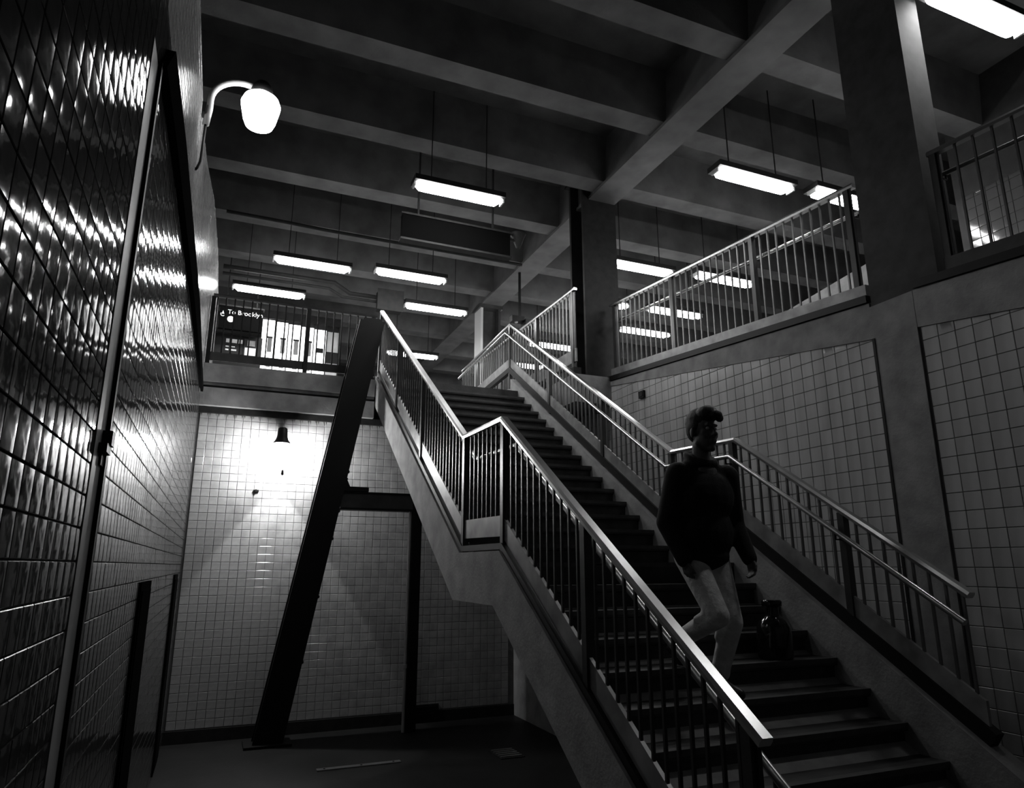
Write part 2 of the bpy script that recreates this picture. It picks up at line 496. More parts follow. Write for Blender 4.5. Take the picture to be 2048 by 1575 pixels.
def path(x, ys): return [(x, y, nose(y)) for y in ys]
xl = XL + 0.05
def npost(x, ys): return [(x, y, nose(y) + 0.02) for y in ys]
lr = railing('stair_railing', 'tall steel stair railing with bright flat top rail along the open side of the staircase',
             [(xl, 2.33, nose(2.33) - 0.05)] + path(xl, [Y1 + 0.02, Y2 + 0.02, Y3 + 0.02]), 0.20, 0.36, 1.13, posts=npost(xl, [2.42, 3.75, Y1, Y2, 7.55, 8.85, Y3]),
             hand=(0.11, 0.92), spacing=0.105, plate_m='plate', bar_m='paint')
MB().sweep([(p[0], p[1], p[2] + 0.10) for p in path(xl, [2.35, Y1, Y2, Y3])], [(-0.035, 0), (0.035, 0), (0.035, 0.05), (-0.035, 0.05)]).build('gap_shade_strip', 'black', lr)  # black strip stands in for the shaded gap between stringer and kick plate
xr = XR - 0.07
RPATH = path(xr, [3.0, Y1 - 0.05, Y2 - 0.02]) + [(xr, 10.42, ZL + (10.42 - Y2) * SL), (xr, 12.95, ZM)]
rr_ = railing('stair_railing', 'twin-rail stair railing with pale kick plate beside the tiled wall',
              RPATH, 0.35, 0.53, 1.135,
              posts=npost(xr, [3.9, Y1, Y2, 7.4, 8.9]) + [(xr, 10.42, ZM + 0.14), (xr, 12.9, ZM)], hand=(-0.09, 0.975), spacing=0.105)
MB().sweep([(p[0], p[1], p[2] + HR) for p in RPATH],
           [(-0.035, 0), (0.035, 0), (0.035, 0.09), (-0.035, 0.09)]).build('gap_shade_strip', 'black', rr_)  # shade of the gap under this kick plate, drawn as a black strip

railing('mezzanine_railing', 'dark steel railing with deep bottom channel along the mezzanine edge', [(XW + 0.03, 10.14, ZM), (XL - 0.03, 10.14, ZM)],
        0.06, 0.18, 1.02, posts=[(0.0 - 0.36, 10.14, ZM), (0.95, 10.14, ZM), (1.92, 10.14, ZM)], plate_m='paint', spacing=0.117, bar_m='dark', bar=0.018,
        rail_m='paint', post_m='dark')
# ramp railings
def rp(y): return (XRW + 0.05, y, ramp(y))
KA = MB().prism([(4.13, ramp(4.13)), (9.35, ramp(9.35)), (9.35, ramp(9.35) + 0.07), (4.13, ramp(4.13) + 0.07)], XRW - 0.03, XRW + 0.12, 'x').build('trim_8', 'black')
tag(KA, kind='structure')
KB = MB().prism([(0.8, ramp(0.8)), (3.68, ramp(3.68)), (3.68, ramp(3.68) + 0.07), (0.8, ramp(0.8) + 0.07)], XRW - 0.03, XRW + 0.12, 'x').build('trim_9', 'black')
tag(KB, kind='structure')
railing('ramp_railing', 'long steel railing with grimy kerb plate above the worn tiled wall', [rp(4.16), rp(8.62)], 0.07, 0.19, 1.20,
        posts=[rp(4.25), rp(5.55), rp(7.05), rp(8.5)], hand=(0.12, 0.98), spacing=0.122, plate_t=0.03, mid=None)
railing('ramp_railing', 'short dark steel railing beyond the broad concrete pier', [rp(1.2), rp(3.42)], 0.07, 0.19, 1.14,
        posts=[rp(3.38), rp(1.3)], hand=(0.12, 0.98), spacing=0.15, plate_t=0.03, plate_m='paint', rail_m='paint')
railing('bridge_railing', 'level steel railing on the mezzanine between the two dark columns', [(4.64, 8.62, ZM + 0.10), (4.64, 13.0, ZM + 0.10)], 0.10, 0.30, 1.24,
        posts=[(4.64, 8.7, ZM + 0.1), (4.64, 10.0, ZM + 0.1), (4.64, 11.4, ZM + 0.1), (4.64, 12.9, ZM + 0.1)], spacing=0.12)
struct('trim_11', MB().box(4.58, 4.70, 8.6, 13.0, ZM, ZM + 0.10), 'black')
struct('bridge_floor', MB().box(4.58, XRW + 0.3, 8.6, Y3 + 0.08, 2.42, ZM).box(4.58, XRW + 0.004, 8.6, Y3 + 0.08, 2.30, 2.42), 'concrete')
# parapet across the ramp
struct('trim_10', MB().prism([(5.1, ramp(5.1)), (9.0, ramp(9.0)), (9.0, 3.2), (7.1, 3.28), (5.1, 3.50)], 6.8, 6.92, 'x'), 'concrete')

# ------------------------------------------------------------------ columns
def column(name, x, y, z0, z1, wx, wy, label, m='paint'):
    c = thing(name, (x, y, z0), label, 'column', 'steel columns under the girder')
    hx, hy = wx / 2, wy / 2
    MB().box(x - hx, x + hx, y - hy, y - hy + 0.05, z0, z1).build('flange', m, c)
    MB().box(x - hx, x + hx, y + hy - 0.05, y + hy, z0, z1).build('flange', m, c)
    MB().box(x - 0.03, x + 0.03, y - hy + 0.05, y + hy - 0.05, z0, z1).build('web', m, c)
    MB().box(x - hx - 0.05, x + hx + 0.05, y - hy - 0.05, y + hy + 0.05, z1 - 0.04, z1).build('cap_plate', m, c)
    return c
column('steel_column', 5.18, 8.98, ramp(8.98) + 0.0, 6.15, 0.60, 0.46, 'dark steel column standing at the head of the ramp under the girder', 'dark')
fc = thing('steel_column', (5.2, 13.9, ZM), 'dark steel column with one flange whitened as if lit behind the stair head', 'column', 'steel columns under the girder')
MB().box(4.98, 5.03, 13.70, 14.12, ZM, 5.70).build('flange', 'print', fc)  # white colour stands in for the fixture's light on this flange
MB().box(5.40, 5.45, 13.70, 14.12, ZM, 5.70).build('flange', 'paint', fc)
MB().box(5.03, 5.40, 13.88, 13.94, ZM, 5.70).build('web', 'paint', fc)
MB().box(4.94, 5.49, 13.66, 14.16, 5.62, 5.70).build('cap_plate', 'paint', fc)
struct('wall_pier', MB().box(XRW - 0.01, XRW + 0.28, 3.46, 4.10, ramp(3.46) - 0.05, ZC), 'pier')

# raking strut, cross beam and post by the stair
def bar_between(a, b, wx, wy, prof='H'):
    a, b = Vector(a), Vector(b)
    mb = MB()
    for (x0, x1, y0, y1) in ([(-wx, wx, -wy, -wy + 0.04), (-wx, wx, wy - 0.04, wy), (-0.02, 0.02, -wy + 0.04, wy - 0.04)] if prof == 'H' else [(-wx, wx, -wy, wy)]):
        p = []
        for e in (a, b):
            for (x, y) in ((x0, y0), (x1, y0), (x1, y1), (x0, y1)):
                p.append((e.x + x, e.y + y, e.z))
        mb.poly(p, [(0, 1, 2, 3), (7, 6, 5, 4), (0, 4, 5, 1), (1, 5, 6, 2), (2, 6, 7, 3), (3, 7, 4, 0)])
    return mb
stt = thing('raking_strut', (0.80, 9.78, ZF), 'heavy black raking steel strut leaning against the head of the stairs', 'strut')
sb, stp = (0.80, 9.78, ZF + 0.03), (1.815, 9.78, 3.50)
bar_between(sb, stp, 0.18, 0.13).build('beam', 'black', stt)
MB().box(0.52, 1.08, 9.56, 9.98, ZF, ZF + 0.03).build('base_plate', 'black', stt)
bar_between((1.815, 9.78, 3.50), (1.83, 9.78, 3.54), 0.14, 0.11, 'B').build('cap', 'black', stt)
def strut_x(z): return sb[0] + (stp[0] - sb[0]) * (z - sb[2]) / (stp[2] - sb[2])
for z in (-1.2, -0.4, 0.35, 0.72, 1.16, 1.26):
    o = put('rivet', MB().lathe([(0.022, 0), (0.02, 0.015), (0.0, 0.024)], (0, 0, 0), 8).mesh('rivet', 'black'), stt,
            (strut_x(z) + 0.18, 9.70, z), rot=(0, math.pi / 2, 0))
MB().prism([(strut_x(1.0) + 0.15, 0.995), (strut_x(1.0) + 0.52, 0.995), (strut_x(1.0) + 0.52, 1.05), (strut_x(1.0) + 0.26, 1.055), (strut_x(1.0) + 0.22, 1.14), (strut_x(1.0) + 0.18, 1.26)], 9.66, 9.90, 'y').build('bracket', 'black', stt)
cb = thing('cross_beam', (2.05, 9.78, 0.76), 'short dark steel cross beam between the raking strut and the thin post', 'beam')
MB().box(strut_x(0.8) + 0.19, 2.53, 9.71, 9.74, 0.76, 0.98).build('web', 'paint', cb)
MB().box(strut_x(0.8) + 0.19, 2.53, 9.68, 9.88, 0.74, 0.77).build('flange', 'black', cb)
MB().box(strut_x(0.9) + 0.19, 2.53, 9.68, 9.88, 0.97, 0.99).build('flange', 'black', cb)
pp = thing('prop_post', (2.60, 9.78, ZF), 'thin upright steel post propping the cross beam under the stairs', 'post')
MB().box(2.53, 2.67, 9.71, 9.85, ZF, 1.95).build('shaft', 'black', pp)
MB().tube([(2.51, 9.76, ZF), (2.51, 9.761, 1.2)], 0.022, 8).build('conduit', 'pale', pp)
MB().lathe([(0.035, 0), (0.035, 0.05)], (2.51, 9.76, -1.35), 10).build('coupling', 'pale', pp)

# ------------------------------------------------------------------ fluorescent fixtures
def fixture_meshes():
    L, w2 = 0.62, 0.11
    housing = MB().box(-L - 0.03, L + 0.03, -w2 - 0.02, w2 + 0.02, 0.055, 0.13).mesh('housing', 'dark')
    # wrap lens: tapered at the ends, rounded below
    secs = []
    for (x, s, zz) in ((-L, 0.55, 0.045), (-L + 0.07, 0.95, 0.0), (-L + 0.14, 1.0, 0.0), (L - 0.14, 1.0, 0.0), (L - 0.07, 0.95, 0.0), (L, 0.55, 0.045)):
        secs.append([(x, -w2 * s, 0.055), (x, -w2 * s * 0.9, zz + 0.005), (x, -w2 * s * 0.45, zz - 0.012 * (s > .9)), (x, w2 * s * 0.45, zz - 0.012 * (s > .9)), (x, w2 * s * 0.9, zz + 0.005), (x, w2 * s, 0.055)])
    mb = MB(); n = 6
    pts = [p for s in secs for p in s]; fs = []
    for i in range(len(secs) - 1):
        for j in range(n - 1):
            fs.append((i * n + j, i * n + j + 1, (i + 1) * n + j + 1, (i + 1) * n + j))
        fs.append((i * n + n - 1, i * n, (i + 1) * n, (i + 1) * n + n - 1))
    fs += [tuple(range(n)), tuple(range((len(secs) - 1) * n, len(secs) * n))]
    lens = mb.poly(pts, fs, False).mesh('diffuser', 'tube')
    cap = MB().box(-0.012, 0.012, -w2 * 0.6, w2 * 0.6, 0.0, 0.06).mesh('end_cap', 'pale')
    rod = MB().box(-0.006, 0.006, -0.006, 0.006, 0, 1.0).mesh('hanger', 'dark')
    return housing, lens, cap, rod, L
FH, FL, FC, FR, FLEN = fixture_meshes()
def fixture(x, y, label, z=4.95, top=5.6):
    t = thing('fluorescent_fixture', (x, y, z), label, 'light fixture', 'hanging fluorescent fixtures')
    dr = abs((y - RIB0 + RIBS / 2) % RIBS - RIBS / 2)
    hz = (5.78 if dr < 0.17 else ZC + 0.01) - z - 0.12
    put('housing', FH, t, (x, y, z))
    put('diffuser', FL, t, (x, y, z))
    for s in (-1, 1):
        put('end_cap', FC, t, (x + s * (FLEN + 0.015), y, z))
        put('hanger', FR, t, (x + s * 0.4, y, z + 0.12), scale=(1, 1, hz))
    return t
fx = [
    (2.64, 8.21, 'lone fluorescent fixture hung in front of the long dark hanging sign'),
    (1.07, 11.39, 'fluorescent fixture left of its twin above the stair head, behind the raking strut'),
    (2.74, 11.22, 'fluorescent fixture above the upper stair flight'),
    (0.47, 12.95, 'fluorescent fixture hung close to the tiled wall above the direction sign'),
    (3.62, 12.63, 'fluorescent fixture beside the pale-edged far column'),
    (3.97, 15.83, 'small far fluorescent fixture seen past the bright stair rail'),
    (6.17, 6.38, 'bare-sided fluorescent fixture hung clear above the ramp railing'),
    (7.72, 6.28, 'fluorescent fixture over the ramp, half cut by the railing top'),
    (6.32, 9.35, 'fluorescent fixture just past the column at the ramp head'),
    (7.98, 9.20, 'fluorescent fixture seen through the long ramp railing, in the row behind the column'),
    (6.45, 11.02, 'fluorescent fixture partly hidden behind the ramp-head column'),
    (8.15, 10.93, 'fluorescent fixture behind the ramp railing, beside the hidden one'),
    (8.26, 12.20, 'fluorescent fixture low behind the ramp railing next to the column foot'),
    (6.85, 13.88, 'fluorescent fixture seen through the level mezzanine railing'),
    (6.90, 15.62, 'tiny far fluorescent fixture seen through the stair head balusters'),
    (6.05, 3.28, 'big near fluorescent fixture above the pier'),
]
for x, y, l in fx:
    fixture(x, y, l)

# ------------------------------------------------------------------ globe wall lamp
gx, gy, gz = 0.0, 5.0, 3.36
gl = thing('globe_lamp', (XW, gy, 3.2), 'glowing glass globe wall lamp on a curved gooseneck arm', 'lamp')
MB().lathe([(0.05, -0.145), (0.10, -0.125), (0.120, -0.075), (0.140, 0.02), (0.145, 0.055), (0.128, 0.10), (0.09, 0.13), (0.06, 0.14)], (gx, gy, gz + 0.015), 28).build('globe', 'globe', gl)
MB().lathe([(0.075, 0.16), (0.085, 0.18), (0.07, 0.23), (0.05, 0.26), (0.02, 0.28)], (gx, gy, gz), 20).build('fitter', 'black', gl)
arm = [(XW + 0.035, gy, 3.16), (XW + 0.05, gy, 3.30)]
for i in range(9):
    a = math.pi - i * math.pi / 2 / 8
    arm.append((XW + 0.05 + 0.22 + 0.22 * math.cos(a), gy, 3.38 + 0.20 * math.sin(a)))
arm += [(gx - 0.02, gy, 3.57)]
def tube_xz(pts, r, n=10):
    mb = MB(); P = [Vector(p) for p in pts]; vs = []; fs = []
    for i, p in enumerate(P):
        t = (P[min(i + 1, len(P) - 1)] - P[max(i - 1, 0)]).normalized()
        s = Vector((0, 1, 0)); u = t.cross(s).normalized()
        for j in range(n):
            a = 2 * math.pi * j / n
            vs.append(p + s * r * math.cos(a) + u * r * math.sin(a))
    for i in range(len(P) - 1):
        for j in range(n):
            q = (j + 1) % n
            fs.append((i * n + j, i * n + q, (i + 1) * n + q, (i + 1) * n + j))
    fs += [tuple(range(n)), tuple(range((len(P) - 1) * n, len(P) * n))]
    return mb.poly(vs, fs, True)
tube_xz(arm, 0.024).build('arm', 'pale', gl)
MB().box(XW + 0.002, XW + 0.03, gy - 0.045, gy + 0.045, 3.24, 3.32).build('bracket', 'black', gl)
cond = [(XW + 0.035, gy, 3.16), (XW + 0.033, gy, 2.95), (XW + 0.03, gy, 2.85), (XW + 0.015, gy, 2.80), (XW + 0.003, gy, 2.78)]
tube_xz(cond, 0.010, 8).build('conduit', 'black', gl)

# ------------------------------------------------------------------ bell-shade lamp on the back wall
bx, by, bz = 0.70, 9.92, 1.63
bl = thing('bell_lamp', (bx, YBW, bz + 0.1), 'wall lamp with black bell-shaped metal shade throwing a bright pool on the tiles', 'lamp')
MB().lathe([(0.125, 0.0), (0.085, 0.055), (0.072, 0.10), (0.062, 0.21), (0.045, 0.225), (0.0, 0.23)], (bx, by, bz), 24).build('shade', 'black', bl)
MB().box(bx - 0.025, bx + 0.025, by, YBW - 0.002, bz + 0.14, bz + 0.19).build('bracket', 'black', bl)
MB().lathe([(0.0, -0.20), (0.05, -0.185), (0.075, -0.13), (0.07, -0.05), (0.05, 0.02), (0.03, 0.04)], (bx, by, bz), 20).build('bulb', 'bulb', bl)
MB().box(bx + 0.03, bx + 0.036, by - 0.08, by - 0.074, bz - 0.40, bz - 0.02).build('pull_cord', 'dark', bl)
MB().lathe([(0.0, -0.05), (0.02, -0.03), (0.016, 0.0), (0.012, 0.03)], (bx + 0.033, by - 0.077, bz - 0.40), 10).build('pull_knob', 'black', bl)
ld = bpy.data.lights.new('lamp_beam', 'SPOT')
ld.energy = 85; ld.spot_size = math.radians(66); ld.spot_blend = 0.12; ld.shadow_soft_size = 0.02
lo = bpy.data.objects.new('lamp_beam', ld); C.objects.link(lo)
lo.parent = bl; lo.location = (0, by - YBW, -0.32)
cl_ = thing('wall_clip', (0.44, YBW, 1.0), 'tiny black clip fixed to the tiles beneath the bell lamp', 'clip')
MB().box(0.40, 0.47, YBW - 0.02, YBW - 0.001, 0.99, 1.015).build('tab', 'black', cl_)
MB().box(0.42, 0.44, YBW - 0.03, YBW - 0.001, 0.985, 1.02).build('screw', 'black', cl_)

# ------------------------------------------------------------------ hanging blank sign and ceiling services
sg = thing('hanging_sign', (2.88, 9.0, 4.55), 'long dark blank back of an overhead sign box hung from the ceiling', 'sign')
MB().box(2.04, 3.72, 8.97, 9.07, 4.56, 4.95).build('panel', 'sign', sg)
MB().box(2.02, 3.74, 8.95, 9.09, 4.94, 4.97).build('frame', 'dark', sg)
MB().box(2.02, 3.74, 8.95, 9.09, 4.54, 4.57).build('frame', 'dark', sg)
for x in (2.28, 3.45):
    MB().box(x - 0.012, x + 0.012, 9.0, 9.03, 4.97, ZC).build('hanger', 'dark', sg)
MB().lathe([(0.03, -0.14), (0.06, -0.06), (0.11, 0.06), (0.13, 0.10), (0.10, 0.10)], (3.88, 9.03, 4.90), 16).build('horn', 'dark', sg)
MB().box(3.73, 3.90, 9.01, 9.05, 4.86, 4.90).build('bracket', 'dark', sg)

def pipe(name, pts, r, label, m='dark'):
    o = MB().tube(pts, r, 8).build(name, m)
    return tag(o, label, 'pipe', 'ceiling pipes')
pipe('ceiling_pipe', [(XW + 0.05, 11.0, 5.50), (0.6, 11.02, 5.50), (1.2, 11.05, 5.50), (4.82, 11.05, 5.50)], 0.03, 'dark conduit running across the ceiling above the twin fixtures')
pipe('ceiling_pipe', [(XW + 0.05, 12.55, 5.20), (1.6, 12.55, 5.20), (1.9, 12.6, 5.05), (3.0, 12.6, 5.05)], 0.045, 'thick dark conduit with a kink beside the sign fixture')
pipe('ceiling_pipe', [(XW + 0.05, 12.5, 5.05), (1.5, 12.5, 5.05), (1.75, 12.5, 4.92), (2.8, 12.5, 4.92)], 0.03, 'thin lower conduit beneath the kinked one')
jb = thing('junction_box', (2.62, 12.42, 4.75), 'square dark junction box ending the conduits above the strut', 'box')
MB().box(2.40, 2.86, 12.30, 12.52, 4.72, 5.10).build('body', 'black', jb)
MB().box(2.38, 2.88, 12.28, 12.30, 4.70, 5.12).build('cover', 'dark', jb)
cc = thing('camera_cluster', (5.2, 11.8, 4.7), 'pair of small dark cameras on a drop pole above the stair head', 'camera')
MB().box(5.08, 5.12, 11.78, 11.82, 4.75, 5.70).build('pole', 'black', cc)
MB().box(4.90, 5.16, 11.70, 11.84, 4.62, 4.74).build('camera', 'black', cc)
MB().box(5.14, 5.30, 11.60, 11.84, 4.52, 4.66).build('camera', 'black', cc)
MB().lathe([(0.03, 0), (0.035, 0.02)], (5.0, 11.74, 4.60), 10).build('lens', 'pale', cc)

# ------------------------------------------------------------------ mezzanine beyond the railing: sign, posters, lit booth
sn = thing('direction_sign', (-0.02, 13.6, 4.36), 'black overhead direction sign lettered To Brooklyn in white', 'sign')
MB().box(-0.36, 0.42, 13.60, 13.68, 4.38, 4.83).build('panel', 'sign', sn)
MB().box(-0.38, 0.44, 13.58, 13.70, 4.83, 4.86).build('frame', 'dark', sn)
def text(s, size, loc, m, parent, name='lettering'):
    cu = bpy.data.curves.new('t', 'FONT'); cu.body = s; cu.size = size; cu.extrude = 0.002
    to = bpy.data.objects.new('t', cu); C.objects.link(to)
    dg = bpy.context.evaluated_depsgraph_get()
    me = bpy.data.meshes.new_from_object(to.evaluated_get(dg))
    bpy.data.objects.remove(to); bpy.data.curves.remove(cu)
    me.name = name; me.materials.clear(); me.materials.append(M[m])
    return put(name, me, parent, loc, rot=(math.pi / 2, 0, 0))
text('To Brooklyn', 0.125, (-0.22, 13.594, 4.68), 'print', sn)
mbd = MB()
mbd.poly([(-0.155 + 0.062 * math.cos(2 * math.pi * i / 24), 13.594, 4.575 + 0.062 * math.sin(2 * math.pi * i / 24)) for i in range(24)], [tuple(range(24))])
mbd.build('route_disc', 'print', sn)
mbr = MB()
for i in range(20):
    a0, a1 = 2 * math.pi * i / 20, 2 * math.pi * (i + 1) / 20
    if 0.6 < a0 < 2.3: continue
    mbr.poly([(-0.30 + r * math.cos(a), 13.594, 4.66 + r * math.sin(a)) for r, a in ((0.03, a0), (0.045, a0), (0.045, a1), (0.03, a1))], [(0, 1, 2, 3)])
mbr.poly([(-0.325, 13.594, 4.665), (-0.275, 13.594, 4.665), (-0.30, 13.594, 4.735)], [(0, 1, 2)])
mbr.build('access_symbol', 'print', sn)
for x in (-0.25, 0.30):
    MB().box(x - 0.01, x + 0.01, 13.63, 13.65, 4.86, ZC).build('hanger', 'dark', sn)
nb = thing('notice_board', (0.0, 13.9, ZM), 'dark notice board with rows of pale print below the direction sign', 'notice board')
MB().box(-0.42, 0.46, 13.90, 13.98, ZM, 4.36).build('panel', 'black', nb)
for i, (z0, z1, xs) in enumerate([(4.20, 4.275, [(-0.20, -0.14), (-0.11, 0.0), (0.03, 0.10)]), (4.11, 4.13, [(-0.20, -0.14), (-0.12, -0.03)]), (4.04, 4.07, [(-0.20, -0.14), (-0.12, 0.0)])]):
    for (x0, x1) in xs:
        MB().box(x0, x1, 13.892, 13.90, z0, z1).build('print_line', 'print', nb)
po = thing('poster', (0.24, 13.85, 3.85), 'small framed poster with bright lower half beside the notice board print', 'poster')
MB().box(0.13, 0.37, 13.86, 13.899, 3.92, 4.30).build('frame', 'dark', po)
MB().box(0.15, 0.35, 13.852, 13.86, 3.96, 4.12).build('picture', 'print', po)
MB().box(0.19, 0.33, 13.852, 13.86, 4.16, 4.27).build('picture', 'poster', po)
bo = thing('station_booth', (1.25, 14.9, ZM), 'brightly lit station booth with tall glowing panes behind the mezzanine railing', 'booth')
MB().box(0.42, 2.05, 14.55, 16.0, ZM, 3.72).build('base', 'pale', bo)
MB().box(0.42, 2.05, 14.55, 16.0, 5.02, 5.2).build('roof', 'dark', bo)
MB().box(0.45, 2.02, 15.9, 16.0, 3.72, 5.02).build('back_panel', 'dark', bo)
xs = [0.46 + i * 0.265 for i in range(6)]
for i, x in enumerate(xs):
    top_z = 5.0 - 0.02 * i
    MB().box(x, x + 0.242, 14.60, 14.615, 3.74, top_z).build('pane', 'lit' if i < 5 else 'pale', bo)
    MB().box(x + 0.242, x + 0.258, 14.57, 14.65, 3.72, 5.02).build('mullion', 'dark', bo)
mpan = mat('booth_panel', 0.25, 0.6)
for i in (0, 1, 2, 3):
    MB().box(xs[i] + 0.12, xs[i] + 0.21, 14.575, 14.598, 4.30, 4.60).build('notice', mpan, bo)
    MB().box(xs[i] + 0.12, xs[i] + 0.21, 14.575, 14.598, 3.98, 4.16).build('notice', mpan, bo)
    MB().box(xs[i] + 0.10, xs[i] + 0.22, 14.57, 14.598, 4.60, 4.635).build('shelf', 'black', bo)
MB().box(xs[4] + 0.05, xs[4] + 0.20, 14.57, 14.598, 4.40, 4.50).build('hatch', 'black', bo)
MB().box(xs[5] - 0.01, xs[5] + 0.25, 14.57, 14.598, 4.20, 4.44).build('counter_flap', 'black', bo)

# ------------------------------------------------------------------ lower floor oddments
ths = thing('floor_strip', (1.68, 8.38, ZF), 'thin worn metal strip lying across the dark floor before the tiled wall', 'strip')
MB().box(1.22, 2.14, 8.34, 8.42, ZF, ZF + 0.012).build('bar', 'rail', ths)
for x in (1.3, 1.7, 2.06):
    MB().lathe([(0.012, 0.012), (0.012, 0.016), (0.0, 0.018)], (x, 8.38, ZF), 8).build('screw', 'dark', ths)
gr = thing('floor_grate', (3.36, 8.2, ZF), 'small slotted floor grate under the staircase', 'grate')
MB().box(3.22, 3.52, 8.02, 8.42, ZF, ZF + 0.01).build('frame', 'dark', gr)
for i in range(5):
    MB().box(3.24, 3.50, 8.06 + i * 0.075, 8.09 + i * 0.075, ZF + 0.01, ZF + 0.02).build('slat', 'rail', gr)
vt = thing('wall_vent', (2.92, YBW, -2.0), 'low dark rectangular vent at the foot of the back wall', 'vent')
MB().box(2.71, 3.13, YBW - 0.03, YBW, -2.07, -1.91).build('frame', 'dark', vt)
for i in range(3):
    MB().box(2.73, 3.11, YBW - 0.036, YBW - 0.03, -2.05 + i * 0.045, -2.03 + i * 0.045).build('louvre', 'black', vt)
tag(MB().box(XW, 4.30, YBW - 0.02, YBW + 0.006, ZF, ZF + 0.15).build('baseboard_back', 'dark'), kind='structure')
sc = thing('wall_socket', (XRW, 7.78, 2.28), 'tiny dark box socket on the worn tiles of the right wall', 'socket')
MB().box(XRW - 0.035, XRW, 7.72, 7.84, 2.22, 2.32).build('box', 'black', sc)
MB().box(XRW - 0.04, XRW - 0.035, 7.74, 7.82, 2.24, 2.30).build('cover', 'dark', sc)

# canister on the steps
cx_, cy_, cz_ = 3.80, 4.145, ZL - 4 * RISE
cn = thing('canister', (cx_, cy_, cz_), 'dark glossy round-shouldered canister with narrow neck and collar standing on a step', 'canister')
MB().lathe([(0.115, 0.0), (0.122, 0.02), (0.124, 0.17), (0.118, 0.215), (0.09, 0.265), (0.055, 0.295)], (cx_, cy_, cz_), 28).build('body', 'gloss', cn)
MB().lathe([(0.055, 0.29), (0.045, 0.31), (0.045, 0.36)], (cx_, cy_, cz_), 20).build('neck', 'gloss', cn)
MB().lathe([(0.06, 0.36), (0.072, 0.37), (0.072, 0.40), (0.06, 0.41)], (cx_, cy_, cz_), 20).build('collar', 'gloss', cn)

# ------------------------------------------------------------------ person coming down the stairs
def caps(mb, a, b, ra, rb, n=14):
    a, b = Vector(a), Vector(b)
    d = b - a; L = d.length; d.normalize()
    s = d.orthogonal().normalized(); t = d.cross(s)
    rings = []
    for i in range(5):
        th = math.pi / 2 * (1 - i / 4)
        rings.append((-ra * math.sin(th), max(ra * math.cos(th), 1e-4)))
    for i in range(1, 4): rings.append((L * i / 4, ra + (rb - ra) * i / 4))
    for i in range(5):
        th = math.pi / 2 * i / 4
        rings.append((L + rb * math.sin(th), max(rb * math.cos(th), 1e-4)))
    pts, fs = [], []
    for (h, r) in rings:
        for j in range(n):
            an = 2 * math.pi * j / n
            pts.append(a + d * h + s * r * math.cos(an) + t * r * math.sin(an))
    for i in range(len(rings) - 1):
        for j in range(n):
            q = (j + 1) % n
            fs.append((i * n + j, i * n + q, (i + 1) * n + q, (i + 1) * n + j))
    fs += [tuple(range(n))[::-1], tuple(range((len(rings) - 1) * n, len(rings) * n))]
    mb.poly(pts, fs, True)
def ell(mb, c, r, yaw=0.0, pitch=0.0, n=16, k=10):
    Rm = Matrix.Rotation(yaw, 3, 'Z') @ Matrix.Rotation(pitch, 3, 'X')
    pts, fs = [], []
    for i in range(k + 1):
        th = math.pi * (i + 0.02) / (k + 0.04)
        for j in range(n):
            a = 2 * math.pi * j / n
            pts.append(Vector(c) + Rm @ Vector((r[0] * math.sin(th) * math.cos(a), r[1] * math.sin(th) * math.sin(a), r[2] * math.cos(th))))
    for i in range(k):
        for j in range(n):
            q = (j + 1) % n
            fs.append((i * n + j, i * n + q, (i + 1) * n + q, (i + 1) * n + j))
    fs += [tuple(range(n)), tuple(range(k * n, (k + 1) * n))]
    mb.poly(pts, fs, True)
def fuse(mb, name, m, parent, voxel, smooth=4):
    o = mb.build(name, m, parent)
    r = o.modifiers.new('r', 'REMESH'); r.mode = 'VOXEL'; r.voxel_size = voxel; r.use_smooth_shade = True
    s = o.modifiers.new('s', 'SMOOTH'); s.iterations = smooth; s.factor = 0.5
    bpy.context.view_layer.update()
    dg = bpy.context.evaluated_depsgraph_get()
    me = bpy.data.meshes.new_from_object(o.evaluated_get(dg))
    o.modifiers.clear()
    old = o.data; o.data = me; bpy.data.meshes.remove(old)
    me.name = name
    if not me.materials: me.materials.append(M[m])
    me.polygons.foreach_set('use_smooth', [True] * len(me.polygons))
    return o

pz = ZL - 5 * RISE
pe = thing('person', (3.05, 3.9, pz), 'person in black jacket and pale trousers walking down the stairs', 'person')
HY = math.radians(6)                       # head turned towards the wall
hc = Vector((3.06, 3.86, 0.905))
def hd(x, f, z):                            # head-local: x to the person's left (+X), f forward, z up
    x, f, z = x * 1.1, f * 1.1, z * 1.1
    return hc + Vector((x * math.cos(HY) + f * math.sin(HY), x * math.sin(HY) - f * math.cos(HY), z))
Lsh, Rsh = (3.255, 3.89, 0.60), (2.865, 3.91, 0.60)
Lel, Rel = (3.325, 3.93, 0.28), (2.80, 3.97, 0.28)
Lwr, Rwr = (3.31, 3.78, 0.045), (2.845, 3.87, 0.035)
Lhip, Rhip = (3.15, 3.95, 0.06), (2.96, 3.97, 0.06)
Lkn, Rkn = (3.14, 3.80, -0.36), (2.955, 3.70, -0.31)
Lan, Ran = (3.10, 3.93, pz + 0.09), (2.93, 4.10, -0.49)
HS = 1.1
body = MB()
ell(body, hd(0, -0.012, 0.035), [HS * q for q in (0.076, 0.096, 0.105)], HY)
ell(body, hd(0, 0.02, -0.045), [HS * q for q in (0.060, 0.076, 0.088)], HY)
caps(body, hd(0, 0.058, -0.105), hd(0, 0.066, -0.115), 0.030, 0.026)           # chin
caps(body, hd(-0.045, 0.0, -0.075), hd(0, 0.055, -0.115), 0.026, 0.024)        # jaw
caps(body, hd(0.045, 0.0, -0.075), hd(0, 0.055, -0.115), 0.026, 0.024)
caps(body, hd(0, 0.085, 0.015), hd(0, 0.108, -0.030), 0.010, 0.014, 10)        # nose
